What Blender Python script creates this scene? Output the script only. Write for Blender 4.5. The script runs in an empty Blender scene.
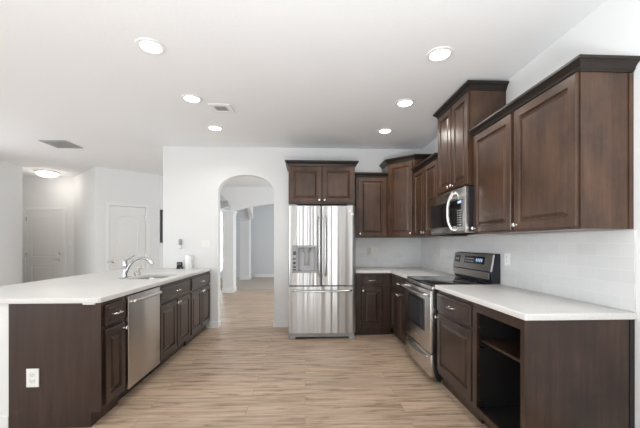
import bpy, bmesh, math, random
from mathutils import Vector, Matrix
C = bpy.context.scene.collection
S = bpy.context.scene
random.seed(7)
PI = math.pi

# ------------------------------------------------------------------ camera
cam_d = bpy.data.cameras.new('camera'); cam = bpy.data.objects.new('camera', cam_d); C.objects.link(cam)
cam.location = (0, 0, 1.298); cam.rotation_euler = (PI/2, 0, -0.046)
cam_d.sensor_width = 36; cam_d.lens = 321/640*36
cam_d.shift_y = 28.9/640; cam_d.clip_start = .05
S.camera = cam

# ------------------------------------------------------------------ world, window and fill light, exposure
w = bpy.data.worlds.new('sky'); S.world = w; w.use_nodes = True
w.node_tree.nodes['Background'].inputs[0].default_value = (.93, .97, 1, 1)
w.node_tree.nodes['Background'].inputs[1].default_value = 1.3
S.view_settings.view_transform = 'Standard'; S.view_settings.look = 'None'
S.view_settings.gamma = 1; S.view_settings.use_curve_mapping = False
S.view_settings.exposure = 0.85

def area(name, loc, rot, sx, sy, power, col=(1, 1, 1)):
    l = bpy.data.lights.new(name, 'AREA'); l.shape = 'RECTANGLE'; l.size = sx; l.size_y = sy
    l.energy = power; l.color = col
    o = bpy.data.objects.new(name, l); o.location = loc; o.rotation_euler = rot; C.objects.link(o)
    return o
RW = [(-3.6, 1.5), (-1.2, 1.7), (.95, .9)]       # windows of the rear wall: centre x, width
for cx, ww in RW:
    area('window_and_fill_light', (cx, -4.42, 1.25), (PI/2, 0, PI), ww-.1, 2.2, 30*ww, (.88, .95, 1))
LFILL = [(-1.4, 2.6), (3.9, 2.2)]                 # unseen windows added on the left wall for fill: centre y, width
for cy, ww in LFILL:
    area('window_and_fill_light', (-5.30, cy, 1.45), (PI/2, 0, -PI/2), ww-.1, 1.5, (20 if cy < 0 else 5)*ww, (.88, .95, 1))
area('window_and_fill_light', (-3.4, 12.1, 1.4), (PI/2, 0, 0), .5, 1.9, 40, (.88, .95, 1))
area('window_and_fill_light', (1.85, 6.8, 1.4), (PI/2, 0, PI/2), 1.8, 1.6, 32, (.88, .95, 1))  # no window here: added fill for the hall beyond the arch
area('window_and_fill_light', (1.85, 10.4, 1.4), (PI/2, 0, PI/2), 1.8, 1.6, 32, (.88, .95, 1))  # added fill for the farther room, hidden from view
# added fill spots behind the camera, aimed up to brighten the ceiling
def ceiling_fill(loc, power, size=2.6, tilt=0):
    l = bpy.data.lights.new('ceiling_fill_spot', 'SPOT'); l.energy = power; l.spot_size = size; l.spot_blend = .9; l.shadow_soft_size = .25; l.color = (.90, .96, 1)
    o = bpy.data.objects.new('ceiling_fill_spot', l); o.location = loc; o.rotation_euler = (PI-tilt, 0, 0); C.objects.link(o)
ceiling_fill((.1, -.4, .75), 180, 2.75, .42); ceiling_fill((-3.2, -1.4, .8), 105, 2.5, .0)

# ------------------------------------------------------------------ materials
def mat(name, col, rough=.5, metal=0, coat=0, emit=0, spec=None):
    m = bpy.data.materials.new(name); m.use_nodes = True
    b = m.node_tree.nodes['Principled BSDF']
    b.inputs['Base Color'].default_value = (*col, 1); b.inputs['Roughness'].default_value = rough
    b.inputs['Metallic'].default_value = metal; b.inputs['Coat Weight'].default_value = coat
    b.inputs['Coat Roughness'].default_value = .15
    if spec is not None: b.inputs['Specular IOR Level'].default_value = spec
    if emit:
        b.inputs['Emission Color'].default_value = (*col, 1); b.inputs['Emission Strength'].default_value = emit
    return m
def nd(m, t, **k):
    n = m.node_tree.nodes.new(t)
    for a, v in k.items(): setattr(n, a, v)
    return n
def lk(m, a, b): m.node_tree.links.new(a, b)
def B(m): return m.node_tree.nodes['Principled BSDF']
def coords(m, scale, space='Object'):
    tc = nd(m, 'ShaderNodeTexCoord'); mp = nd(m, 'ShaderNodeMapping')
    mp.inputs['Scale'].default_value = scale
    lk(m, tc.outputs[space], mp.inputs[0]); return mp.outputs[0]
def geo_coords(m, scale):
    g = nd(m, 'ShaderNodeNewGeometry'); mp = nd(m, 'ShaderNodeMapping')
    mp.inputs['Scale'].default_value = scale
    lk(m, g.outputs['Position'], mp.inputs[0]); return mp.outputs[0]
def noise(m, vec, scale=1, detail=4, rough=.5):
    n = nd(m, 'ShaderNodeTexNoise'); n.inputs['Scale'].default_value = scale
    n.inputs['Detail'].default_value = detail; n.inputs['Roughness'].default_value = rough
    lk(m, vec, n.inputs['Vector']); return n.outputs['Fac']
def ramp(m, fac, stops):
    r = nd(m, 'ShaderNodeValToRGB'); e = r.color_ramp.elements
    while len(e) < len(stops): e.new(.5)
    for i, (p, c) in enumerate(stops): e[i].position = p; e[i].color = (*c, 1) if len(c) == 3 else c
    lk(m, fac, r.inputs[0]); return r.outputs[0]
def bump(m, h, strength, dist=.01):
    b = nd(m, 'ShaderNodeBump'); b.inputs['Strength'].default_value = strength; b.inputs['Distance'].default_value = dist
    lk(m, h, b.inputs['Height']); lk(m, b.outputs[0], B(m).inputs['Normal'])
def mix(m, f, a, b, mode='MIX'):
    n = nd(m, 'ShaderNodeMix', data_type='RGBA', blend_type=mode)
    for s, v in ((n.inputs[0], f), (n.inputs[6], a), (n.inputs[7], b)):
        if isinstance(v, (int, float)): s.default_value = v
        elif isinstance(v, tuple): s.default_value = (*v, 1)
        else: lk(m, v, s)
    return n.outputs[2]

wall_m = mat('white wall paint', (.80, .80, .795), .75)
bump(wall_m, noise(wall_m, geo_coords(wall_m, (1, 1, 1)), 60, 3), .06)
ceil_m = mat('white ceiling paint', (.90, .905, .915), .9)
bump(ceil_m, noise(ceil_m, geo_coords(ceil_m, (1, 1, 1)), 35, 4), .12)
shaded_wall_m = mat('shaded white wall paint', (.67, .675, .685), .75)  # same white as the other walls, with shade put into the colour
trim_m = mat('white trim enamel', (.84, .84, .83), .35)
door_m = mat('white door enamel', (.82, .81, .79), .4)

floor_m = mat('oak plank flooring', (.5, .35, .22), .42)
v = geo_coords(floor_m, (1, 1, 1))
bk = nd(floor_m, 'ShaderNodeTexBrick'); bk.offset = .37; bk.offset_frequency = 2
bk.inputs['Scale'].default_value = 1; bk.inputs['Brick Width'].default_value = 1.22; bk.inputs['Row Height'].default_value = .152
bk.inputs['Mortar Size'].default_value = .0016; bk.inputs['Mortar Smooth'].default_value = .2
bk.inputs['Color1'].default_value = (0, 0, 0, 1); bk.inputs['Color2'].default_value = (1, 1, 1, 1); bk.inputs['Mortar'].default_value = (.5, .5, .5, 1)
lk(floor_m, v, bk.inputs['Vector'])
off = nd(floor_m, 'ShaderNodeVectorMath', operation='MULTIPLY_ADD')
lk(floor_m, bk.outputs['Color'], off.inputs[0]); off.inputs[1].default_value = (9, 5, 0); lk(floor_m, v, off.inputs[2])
mp = nd(floor_m, 'ShaderNodeMapping'); mp.inputs['Scale'].default_value = (2.0, 21, 1); lk(floor_m, off.outputs[0], mp.inputs[0])
g1 = noise(floor_m, mp.outputs[0], 1.0, 6, .6)
mp2 = nd(floor_m, 'ShaderNodeMapping'); mp2.inputs['Scale'].default_value = (3, 60, 1); lk(floor_m, off.outputs[0], mp2.inputs[0])
g2 = noise(floor_m, mp2.outputs[0], 1.0, 4, .6)
base = ramp(floor_m, g1, [(.30, (.29, .185, .115)), (.41, (.47, .335, .23)), (.51, (.61, .455, .325)), (.68, (.72, .53, .41))])
fine = ramp(floor_m, g2, [(.3, (.80, .78, .76)), (.6, (1, 1, 1))])
c = mix(floor_m, .8, base, fine, 'MULTIPLY')
mp3 = nd(floor_m, 'ShaderNodeMapping'); mp3.inputs['Scale'].default_value = (3.2, 17, 1); mp3.inputs['Location'].default_value = (4, 9, 0); lk(floor_m, off.outputs[0], mp3.inputs[0])
c = mix(floor_m, 1.0, c, ramp(floor_m, noise(floor_m, mp3.outputs[0], 1.0, 5, .65), [(.57, (1, 1, 1)), (.68, (.60, .50, .42))]), 'MULTIPLY')
tone = ramp(floor_m, bk.outputs['Color'], [(0, (.84, .85, .87)), (1, (1.0, 1.0, 1.0))])
c = mix(floor_m, 1.0, c, tone, 'MULTIPLY')
c = mix(floor_m, bk.outputs['Fac'], c, (.30, .215, .15))
lk(floor_m, c, B(floor_m).inputs['Base Color'])
bump(floor_m, g2, .08, .004)
carpet_m = mat('beige carpet', (.46, .39, .33), .95)
bump(carpet_m, noise(carpet_m, geo_coords(carpet_m, (1, 1, 1)), 300, 2), .5)

def stained(name, dark, mid, light):
    m = mat(name, mid, .30, coat=.2, spec=.4)
    n1 = noise(m, geo_coords(m, (16, 16, 1.3)), 1.6, 6, .65); n2 = noise(m, geo_coords(m, (1, 1, 1)), 4.5, 4, .6)
    ca = ramp(m, n1, [(.28, dark), (.5, mid), (.72, light)]); cb = ramp(m, n2, [(.3, (.62, .60, .60)), (.7, (1.35, 1.28, 1.2))])
    lk(m, mix(m, .9, ca, cb, 'MULTIPLY'), B(m).inputs['Base Color']); bump(m, n1, .05, .002); return m
wood_m = stained('espresso stained wood', (.024, .0135, .0100), (.038, .0215, .0160), (.058, .033, .025))
upper_m = stained('brown stained wood lightened as lit', (.047, .0240, .0145), (.071, .0375, .0225), (.098, .053, .032))  # warmer stain, also lightened: stronger light up there put into the colour
crown_m = mat('crown wood darkened as shaded', (.020, .014, .011), .38, spec=.35)  # cabinet wood darkened, shade under the crown put into the colour
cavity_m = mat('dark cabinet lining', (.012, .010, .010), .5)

counter_m = mat('white quartz', (.83, .81, .78), .36, spec=.3)
sp = noise(counter_m, geo_coords(counter_m, (1, 1, 1)), 260, 2, .7)
lk(counter_m, ramp(counter_m, sp, [(.3, (.62, .60, .57)), (.5, (.74, .73, .71)), (.8, (.78, .77, .755))]), B(counter_m).inputs['Base Color'])

def aniso(m, a):
    B(m).inputs['Anisotropic'].default_value = a
    c_ = nd(m, 'ShaderNodeCombineXYZ'); c_.inputs[2].default_value = 1; lk(m, c_.outputs[0], B(m).inputs['Tangent'])
tile_m = mat('white glazed subway tile', (.80, .80, .80), .22)
g = nd(tile_m, 'ShaderNodeNewGeometry'); sx = nd(tile_m, 'ShaderNodeSeparateXYZ'); lk(tile_m, g.outputs['Position'], sx.inputs[0])
ad = nd(tile_m, 'ShaderNodeMath', operation='ADD'); lk(tile_m, sx.outputs[0], ad.inputs[0]); lk(tile_m, sx.outputs[1], ad.inputs[1])
sb = nd(tile_m, 'ShaderNodeMath', operation='SUBTRACT'); lk(tile_m, sx.outputs[2], sb.inputs[0]); sb.inputs[1].default_value = .914
cx_ = nd(tile_m, 'ShaderNodeCombineXYZ'); lk(tile_m, ad.outputs[0], cx_.inputs[0]); lk(tile_m, sb.outputs[0], cx_.inputs[1])
tb = nd(tile_m, 'ShaderNodeTexBrick'); lk(tile_m, cx_.outputs[0], tb.inputs['Vector']); tb.offset = .5
for k, vv in (('Scale', 1), ('Brick Width', .1524), ('Row Height', .0762), ('Mortar Size', .0014), ('Mortar Smooth', .3)): tb.inputs[k].default_value = vv
tb.inputs['Color1'].default_value = (.67, .675, .68, 1); tb.inputs['Color2'].default_value = (.725, .725, .725, 1); tb.inputs['Mortar'].default_value = (.78, .78, .77, 1)
lk(tile_m, tb.outputs['Color'], B(tile_m).inputs['Base Color'])
inv = nd(tile_m, 'ShaderNodeMath', operation='SUBTRACT'); inv.inputs[0].default_value = 1; lk(tile_m, tb.outputs['Fac'], inv.inputs[1])
bump(tile_m, inv.outputs[0], .25, .002)

steel_m = mat('brushed stainless steel', (.64, .63, .615), .27, 1)
n = noise(steel_m, coords(steel_m, (2, 2, 220)), 1, 2)
bump(steel_m, n, .03, .001)
fsteel_m = mat('polished fridge steel', (.50, .495, .49), .15, 1)
n = noise(fsteel_m, coords(fsteel_m, (13, 1, .02)), 1, 1, .4)
bump(fsteel_m, n, .8, .02)
dsteel_m = mat('dark stainless steel', (.36, .34, .325), .3, 1)
aniso(steel_m, .7); aniso(fsteel_m, .88); aniso(dsteel_m, .8); B(fsteel_m).inputs['Roughness'].default_value = .30
chrome_m = mat('polished chrome', (.50, .50, .51), .10, 1)
nickel_m = mat('satin nickel', (.74, .72, .69), .24, 1)
black_m = mat('black plastic', (.012, .012, .014), .35)
navy_m = mat('black appliance side panel', (.012, .013, .02), .4)
lgrey_m = mat('light grey plastic', (.42, .42, .43), .4)
glass_m = mat('black glass', (.008, .008, .009), .05, coat=.5)
greyp_m = mat('grey plastic', (.32, .32, .32), .35)
white_m = mat('white plastic', (.85, .85, .83), .35)
beige_m = mat('ivory plastic', (.66, .64, .57), .4)
slot_m = mat('dark slot', (.05, .05, .05), .6)
vent_m = mat('dim duct interior', (.10, .10, .10), .8)
rubber_m = mat('dark rubber', (.02, .02, .02), .8)
lens_m = mat('lit lamp lens', (1, .97, .92), .3, emit=9)
digit_m = mat('blue lit digits', (.45, .65, 1), .3, emit=.22)
glyph_m = mat('pale printed symbols', (.6, .6, .6), .5)
clear_m = bpy.data.materials.new('window glass'); clear_m.use_nodes = True
B(clear_m).inputs['Transmission Weight'].default_value = 1; B(clear_m).inputs['Roughness'].default_value = 0; B(clear_m).inputs['IOR'].default_value = 1.05

# ------------------------------------------------------------------ mesh helpers
def nb(): return bmesh.new()
def box(bm, x0, x1, y0, y1, z0, z1, bev=0, seg=2):
    r = bmesh.ops.create_cube(bm, size=1)
    vs = r['verts']
    bmesh.ops.scale(bm, vec=(x1-x0, y1-y0, z1-z0), verts=vs)
    bmesh.ops.translate(bm, vec=((x0+x1)/2, (y0+y1)/2, (z0+z1)/2), verts=vs)
    if bev:
        es = list({e for v in vs for e in v.link_edges})
        bmesh.ops.bevel(bm, geom=es, offset=bev, segments=seg, affect='EDGES', profile=.5)
    return bm
def bx(*a, **k): return box(nb(), *a, **k)
def obj(name, bm, m, parent=None, smooth=False, label=None, auto=None):
    me = bpy.data.meshes.new(name); bmesh.ops.recalc_face_normals(bm, faces=bm.faces); bm.to_mesh(me); bm.free()
    for mm in (m if isinstance(m, (list, tuple)) else [m]): me.materials.append(mm)
    if smooth:
        for p in me.polygons: p.use_smooth = True
        try: me.set_sharp_from_angle(angle=math.radians(auto or 35))
        except Exception: pass
    o = bpy.data.objects.new(name, me); C.objects.link(o)
    if parent: o.parent = parent
    if label: o['label'] = label
    return o
def tag(o, label, cat, group=None):
    o['label'] = label; o['category'] = cat
    if group: o['group'] = group
    return o
def thing(name, label, cat, loc=(0, 0, 0), rz=0, group=None):
    o = bpy.data.objects.new(name, None); C.objects.link(o); o.empty_display_size = .1
    o.location = loc; o.rotation_euler = (0, 0, rz); return tag(o, label, cat, group)
def struct(name, bm, m, parent=None):
    o = obj(name, bm, m, parent)
    if not parent: o['kind'] = 'structure'
    return o
def dup(root, loc, rz, label=None):
    r = root.copy(); C.objects.link(r); r.location = loc; r.rotation_euler = (0, 0, rz)
    if label: r['label'] = label
    for ch in root.children:
        c = ch.copy(); C.objects.link(c); c.parent = r
        for g_ in ch.children:
            d = g_.copy(); C.objects.link(d); d.parent = c
    return r
def tube(bm, pts, rad, n=12, cap=True, flat=1.0):
    pts = [Vector(p) for p in pts]
    if isinstance(rad, (int, float)): rad = [rad]*len(pts)
    rings = []; up = None
    for i, p in enumerate(pts):
        t = (pts[min(i+1, len(pts)-1)] - pts[max(i-1, 0)]).normalized()
        if up is None:
            up = Vector((0, 0, 1)) if abs(t.z) < .9 else Vector((0, 1, 0))
        a = t.cross(up).normalized(); b = a.cross(t).normalized(); up = b
        rings.append([bm.verts.new(p + (a*math.cos(2*PI*k/n)*rad[i] + b*math.sin(2*PI*k/n)*rad[i]*flat)) for k in range(n)])
    for i in range(len(rings)-1):
        for k in range(n):
            bm.faces.new((rings[i][k], rings[i][(k+1) % n], rings[i+1][(k+1) % n], rings[i+1][k]))
    if cap: bm.faces.new(rings[0][::-1]); bm.faces.new(rings[-1])
    return bm
def spline(pts, k=6):
    P = [Vector(p) for p in pts]; out = []
    for i in range(len(P)-1):
        p0 = P[max(i-1, 0)]; p1 = P[i]; p2 = P[i+1]; p3 = P[min(i+2, len(P)-1)]
        for j in range(k):
            t = j/k
            out.append(.5*((2*p1)+(-p0+p2)*t+(2*p0-5*p1+4*p2-p3)*t*t+(-p0+3*p1-3*p2+p3)*t**3))
    out.append(P[-1]); return out
def lathe(bm, prof, M=Matrix(), n=24):
    """prof: (radius, height) pairs about local z, placed by matrix M"""
    rings = []
    for r, z in prof:
        if r < 1e-6: rings.append([bm.verts.new(M @ Vector((0, 0, z)))])
        else: rings.append([bm.verts.new(M @ Vector((r*math.cos(2*PI*k/n), r*math.sin(2*PI*k/n), z))) for k in range(n)])
    for a, b in zip(rings, rings[1:]):
        for k in range(n):
            if len(a) == 1 and len(b) > 1: bm.faces.new((a[0], b[k], b[(k+1) % n]))
            elif len(b) == 1 and len(a) > 1: bm.faces.new((a[k], a[(k+1) % n], b[0]))
            elif len(a) > 1: bm.faces.new((a[k], a[(k+1) % n], b[(k+1) % n], b[k]))
    return bm
def prism(bm, poly, z0, z1, M=None):
    """poly of (a, b) extruded along the third axis; M maps (a, b, c) to the place"""
    M = M or Matrix()
    lo = [bm.verts.new(M @ Vector((a, b, z0))) for a, b in poly]; hi = [bm.verts.new(M @ Vector((a, b, z1))) for a, b in poly]
    n = len(poly); bm.faces.new(lo[::-1]); bm.faces.new(hi)
    for i in range(n): bm.faces.new((lo[i], lo[(i+1) % n], hi[(i+1) % n], hi[i]))
    return bm
XZ = Matrix(((1, 0, 0, 0), (0, 0, 1, 0), (0, 1, 0, 0), (0, 0, 0, 1)))      # (a, b, c) -> x=a, z=b, y=c
YZ = Matrix(((0, 0, 1, 0), (1, 0, 0, 0), (0, 1, 0, 0), (0, 0, 0, 1)))      # (a, b, c) -> y=a, z=b, x=c
FR = Matrix(((1, 0, 0, 0), (0, 0, -1, 0), (0, 1, 0, 0), (0, 0, 0, 1)))     # local z of a lathe -> -y (out of a front)
def ringpanel(bm, x0, x1, z0, z1, yb, steps, shape=None):
    """closed panel: back at yb, then nested rectangles (inset, y)"""
    rs = [(0, yb)] + steps; rings = []
    for ins, y in rs:
        rings.append([bm.verts.new((x, y, z)) for x, z in ((x0+ins, z0+ins), (x1-ins, z0+ins), (x1-ins, z1-ins), (x0+ins, z1-ins))])
    bm.faces.new(rings[0])
    for a, b in zip(rings, rings[1:]):
        for k in range(4): bm.faces.new((a[k], a[(k+1) % 4], b[(k+1) % 4], b[k]))
    bm.faces.new(rings[-1][::-1]); return bm
def T(x, y, z): return Matrix.Translation((x, y, z))

# cabinet hardware and fronts: local frame, face frame at y = 0, room at -y
def knob(parent, x, z, y=-.022):
    b = lathe(nb(), [(0, 0), (.009, 0), (.006, .003), (.005, .012), (.008, .016), (.015, .019), (.0165, .024), (.014, .029), (.007, .032), (0, .0325)], T(x, y, z) @ FR, 16)
    return obj('knob', b, nickel_m, parent, True, label='satin nickel knob')
def pull(parent, x, z, y=-.022, L=.096):
    b = nb(); h = L/2
    pts = spline([(x-h, y, z), (x-h, y-.016, z), (x-h*.75, y-.026, z), (x, y-.030, z), (x+h*.75, y-.026, z), (x+h, y-.016, z), (x+h, y, z)], 4)
    n_ = len(pts); rad = [.0048+.0035*abs(2*i/(n_-1)-1)**3 for i in range(n_)]
    tube(b, pts, rad, 10)
    return obj('pull', b, nickel_m, parent, True, label='satin nickel bar pull')
def cdoor(parent, x0, x1, z0, z1, kn=None, name='door'):
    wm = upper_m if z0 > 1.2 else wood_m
    t = -.021; s = .055
    st = [(0, t+.005), (.005, t), (s, t), (s+.003, t+.006), (s+.006, t+.014), (s+.015, t+.0145), (s+.034, t+.004), (s+.036, t+.003)]
    d = obj(name, ringpanel(nb(), x0, x1, z0, z1, -.001, st), wm, parent)
    if kn: knob(d, kn[0], kn[1])
    return d
def cdrawer(parent, x0, x1, z0, z1, name='drawer', p=True):
    t = -.021; s = .017
    st = [(0, t+.005), (.004, t), (s, t), (s+.003, t+.004), (s+.009, t+.005), (s+.014, t+.001)]
    d = obj(name, ringpanel(nb(), x0, x1, z0, z1, -.001, st), wood_m, parent)
    if p: pull(d, (x0+x1)/2, (z0+z1)/2)
    return d
CROWN = [(0, 0), (.008, .0), (.010, .008), (.015, .011), (.018, .022), (.028, .036), (.038, .043), (.040, .047), (.047, .049), (.048, .054), (.048, .066), (0, .066)]
def sweep(bm, path, prof, z):
    """prof (outward, up) along a plan polyline; outward is to the right of travel"""
    P = [Vector((a, b)) for a, b in path]; rows = []
    for i, p in enumerate(P):
        ns = []
        for a, b in ((i-1, i), (i, i+1)):
            if a >= 0 and b < len(P):
                d = (P[b]-P[a]).normalized(); ns.append(Vector((d.y, -d.x)))
        m = ns[0] if len(ns) == 1 else (ns[0]+ns[1])/(1+ns[0].dot(ns[1]))
        rows.append([bm.verts.new((p.x+m.x*o, p.y+m.y*o, z+u)) for o, u in prof])
    k = len(prof)
    for a, b in zip(rows, rows[1:]):
        for j in range(k): bm.faces.new((a[j], a[(j+1) % k], b[(j+1) % k], b[j]))
    bm.faces.new(rows[0]); bm.faces.new(rows[-1][::-1]); return bm
def crown(parent, path, z):
    return obj('crown_molding', sweep(nb(), path, CROWN, z), crown_m, parent)
def base_body(parent, w_, d, toe=.05, z1=.874, x0=0):
    b = nb(); M = Matrix(((0, 0, 1, 0), (1, 0, 0, 0), (0, 1, 0, 0), (0, 0, 0, 1)))
    prism(b, [(0, .105), (toe, .105), (toe, .0), (d, 0), (d, z1), (0, z1)], x0, x0+w_, M)
    return obj('body', b, wood_m, parent)

# ================================================================== STRUCTURE
YB = 4.97; XW = 1.824; CZ = 2.765; XLW = -5.39; YR = -4.5
struct('floor', bx(-6.6, 2.1, YR-.2, 8.94, -.05, 0), floor_m)
tag(obj('carpet', bx(-6.6, 2.1, 8.945, 12.19, -.05, .006), carpet_m), 'beige carpet laid in the room beyond the archways', 'carpet')
struct('floor_edge', bx(-4.6, 2.1, 12.191, 12.5, -.05, 0), floor_m)
struct('ceiling', bx(-6.8, 2.2, YR-.3, 12.6, CZ, CZ+.12), ceil_m)
def archline(cx, hw, zs, rise, n=28, seg=False):
    out = []
    for i in range(n+1):
        if seg: u = -1+2*i/n; out.append((cx+hw*u, zs+rise*(1-u*u)))
        else: a = PI - PI*i/n; out.append((cx+hw*math.cos(a), zs+rise*math.sin(a)))
    return out
# back wall with the arched opening
al = archline(-.905, .425, 2.075, .27)
poly = [(-2.154, 0), (-1.33, 0)] + al + [(-.48, 0), (1.95, 0), (1.95, CZ), (-2.154, CZ)]
struct('wall_back', prism(nb(), poly, YB, YB+.13, XZ), wall_m)
struct('wall_right', bx(XW, XW+.13, YR, YB-.001, 0, CZ), wall_m)
struct('wall_left', bx(XLW-.13, XLW, 5.0, 6.378, 0, CZ), wall_m)
b = nb()                                            # left wall, near part with openings for the added windows
box(b, XLW-.13, XLW, YR, -2.7, 0, CZ); box(b, XLW-.13, XLW, -2.7, -.1, 0, .65); box(b, XLW-.13, XLW, -2.7, -.1, 2.25, CZ)
box(b, XLW-.13, XLW, -.1, 2.8, 0, CZ); box(b, XLW-.13, XLW, 2.8, 4.999, 0, .65); box(b, XLW-.13, XLW, 2.8, 4.999, 2.25, CZ)
struct('wall_left_near', b, wall_m)
b = nb(); xs = [-5.52]                              # rear wall with three windows
for cx, ww in RW: xs += [cx-ww/2, cx+ww/2]
xs.append(1.95)
for i in range(0, len(xs), 2): box(b, xs[i], xs[i+1], YR-.13, YR, 0, CZ)
for cx, ww in RW: box(b, cx-ww/2, cx+ww/2, YR-.13, YR, 2.4, CZ); box(b, cx-ww/2, cx+ww/2, YR-.13, YR, 0, .06)
struct('wall_rear', b, wall_m)
def window(name, x0, x1, z0, z1, y, bars=1, M=None):
    b = nb(); f = .05
    box(b, x0, x1, y-.06, y-.02, z0, z0+f); box(b, x0, x1, y-.06, y-.02, z1-f, z1)
    box(b, x0, x0+f, y-.06, y-.02, z0+f, z1-f); box(b, x1-f, x1, y-.06, y-.02, z0+f, z1-f)
    for i in range(bars):
        xx = x0+(x1-x0)*(i+1)/(bars+1); box(b, xx-.02, xx+.02, y-.058, y-.022, z0+f, z1-f)
    zm = (z0+z1)/2; box(b, x0+f, x1-f, y-.057, y-.023, zm-.02, zm+.02)
    if M: bmesh.ops.transform(b, matrix=M, verts=b.verts)
    o = struct(name, b, trim_m)
    g_ = bx(x0+f, x1-f, y-.043, y-.037, z0+f, z1-f)
    if M: bmesh.ops.transform(g_, matrix=M, verts=g_.verts)
    obj('glass', g_, clear_m, o); return o
for i, (cx, ww) in enumerate(RW): window('window_%d' % (i+1), cx-ww/2, cx+ww/2, .06, 2.4, YR)
window('window_4', .1, 2.7, .65, 2.25, XLW-.01, 2, Matrix.Rotation(PI/2, 4, 'Z') @ Matrix.Scale(-1, 4, (1, 0, 0)))  # unseen window, added to go with the left fill light
window('window_6', -4.999, -2.8, .65, 2.25, XLW-.01, 2, Matrix.Rotation(PI/2, 4, 'Z') @ Matrix.Scale(-1, 4, (1, 0, 0)))  # second added window, out of view
window('window_5', -3.75, -3.12, .25, 2.4, 12.33, 0)
# entry recess and the angled closet walls
def wseg(bm, a, b, z0, z1, th=.1, left=True):
    a = Vector(a); b = Vector(b); d = (b-a).normalized(); nrm = Vector((-d.y, d.x))*(th if left else -th)
    prism(bm, [tuple(a), tuple(b), tuple(b+nrm), tuple(a+nrm)], z0, z1); return bm
struct('wall_foyer_left', bx(-6.36, XLW-.131, 6.25, 6.377, 0, CZ), wall_m)
struct('wall_foyer_side', bx(-6.36, -6.257, 6.378, 7.4, 0, CZ), wall_m)
FD = (-6.19, -5.37)                                # entry door edges
b = nb(); box(b, -6.36, FD[0], 7.4, 7.52, 0, CZ); box(b, FD[1], -5.12, 7.4, 7.52, 0, CZ); box(b, FD[0], FD[1], 7.4, 7.52, 2.04, CZ)
struct('wall_foyer_back', b, wall_m)
PA = Vector((-4.012, 6.339)); PB = Vector((-3.156, 7.09)); PC = Vector((-5.148, 7.4)); PD = Vector((-2.98, 8.5))
ddir = (PB-PA).normalized(); dang = math.atan2(ddir.y, ddir.x)
b = nb(); wseg(b, PC, PA, 0, CZ); struct('wall_foyer_right', b, wall_m)
DT = (.215, .885); L2 = (PB-PA).length
b = nb(); wseg(b, PA, PA+ddir*DT[0], 0, CZ, .1); wseg(b, PA+ddir*DT[1], PB, 0, CZ, .1); wseg(b, PA+ddir*DT[0], PA+ddir*DT[1], 2.04, CZ, .1)
struct('wall_closet', b, wall_m)
b = nb(); wseg(b, PB, PD, 0, CZ); struct('wall_hall_left', b, wall_m)
# far rooms through the arch
pl = archline(-2.54, .60, 2.14, .50, 20); pr = archline(-.54, 1.30, 2.14, .20, 24, True)
poly = [(-3.2, 0), (-3.14, 0)] + pl + pr + [(.76, 0), (1.95, 0), (1.95, CZ), (-3.2, CZ)]
struct('wall_dining', prism(nb(), poly, 8.5, 8.63, XZ), wall_m)
pm = archline(10.0, 1.30, 2.14, .36, 24)
struct('wall_gallery', prism(nb(), [(8.631, 2.14)] + pm + [(11.45, 2.14), (11.45, CZ), (8.631, CZ)], -1.94, -1.84, YZ), wall_m)
pl2 = archline(-2.66, .55, 2.14, .42, 20)
struct('wall_den', prism(nb(), [(-3.7, 2.14)] + pl2 + [(-2.0, 2.14), (-2.0, CZ), (-3.7, CZ)], 11.46, 11.58, XZ), wall_m)
b = nb(); box(b, -3.12, 1.95, 12.2, 12.33, 0, CZ); box(b, -4.6, -3.75, 12.2, 12.33, 0, CZ); box(b, -3.75, -3.12, 12.2, 12.33, 2.4, CZ); box(b, -3.75, -3.12, 12.2, 12.33, 0, .25)
struct('wall_far', b, shaded_wall_m)
struct('wall_far_left', bx(-4.7, -4.6, 8.64, 12.33, 0, CZ), shaded_wall_m)
struct('wall_far_right', bx(1.95, 2.08, YB, 12.33, 0, CZ), shaded_wall_m)
def column(x0, x1, y0, y1, label):
    t = thing('square_column', label, 'column', ((x0+x1)/2, (y0+y1)/2, 0), 0, 'square white columns beyond the kitchen archway')
    hx = (x1-x0)/2; hy = (y1-y0)/2
    obj('shaft', bx(-hx, hx, -hy, hy, .0, 2.09), wall_m, t)
    b = nb(); e = .012
    box(b, -hx-e, hx+e, -hy-e, hy+e, .007, .13, .004); obj('base_trim', b, trim_m, t)
    b = nb(); box(b, -hx-.01, hx+.01, -hy-.01, hy+.01, 2.04, 2.07, .003); box(b, -hx-.022, hx+.022, -hy-.022, hy+.022, 2.091, 2.138, .006); obj('capital', b, trim_m, t)
column(-2.135, -1.86, 8.41, 8.74, 'nearer square white column under the arches seen through the kitchen archway')
column(-2.29, -1.96, 11.35, 11.68, 'farther square white column standing beyond the nearer one on the carpet')
# baseboards
def baseb(name, bm): struct(name, bm, trim_m)
def bb(bm, x0, x1, y0, y1): box(bm, x0, x1, y0, y1, .0, .095, .003)
b = nb(); bb(b, -1.455, -1.33, YB-.014, YB); bb(b, -.48, -.262, YB-.014, YB); bb(b, -1.33, -1.317, YB-.014, YB+.13); bb(b, -.493, -.48, YB-.014, YB+.13); baseb('baseboard_back', b)
b = nb(); box(b, -1.9, 1.9, 12.186, 12.2, .006, .12); baseb('baseboard_far', b)
b = nb(); bb(b, XLW, XLW+.014, -4.4, 6.378); baseb('baseboard_left', b)
b = nb(); bb(b, XW-.014, XW, -4.4, 1.68); baseb('baseboard_right', b)

# peninsula half wall
YP = 2.335                                        # near face of the peninsula
struct('wall_peninsula', bx(-2.20, -2.062, YP+.005, YB-.001, 0, .874), wall_m)
b = nb(); bb(b, -2.215, -2.062, YP-.009, YP+.005); bb(b, -2.215, -2.2, YP+.005, YB); baseb('baseboard_peninsula', b)

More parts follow.
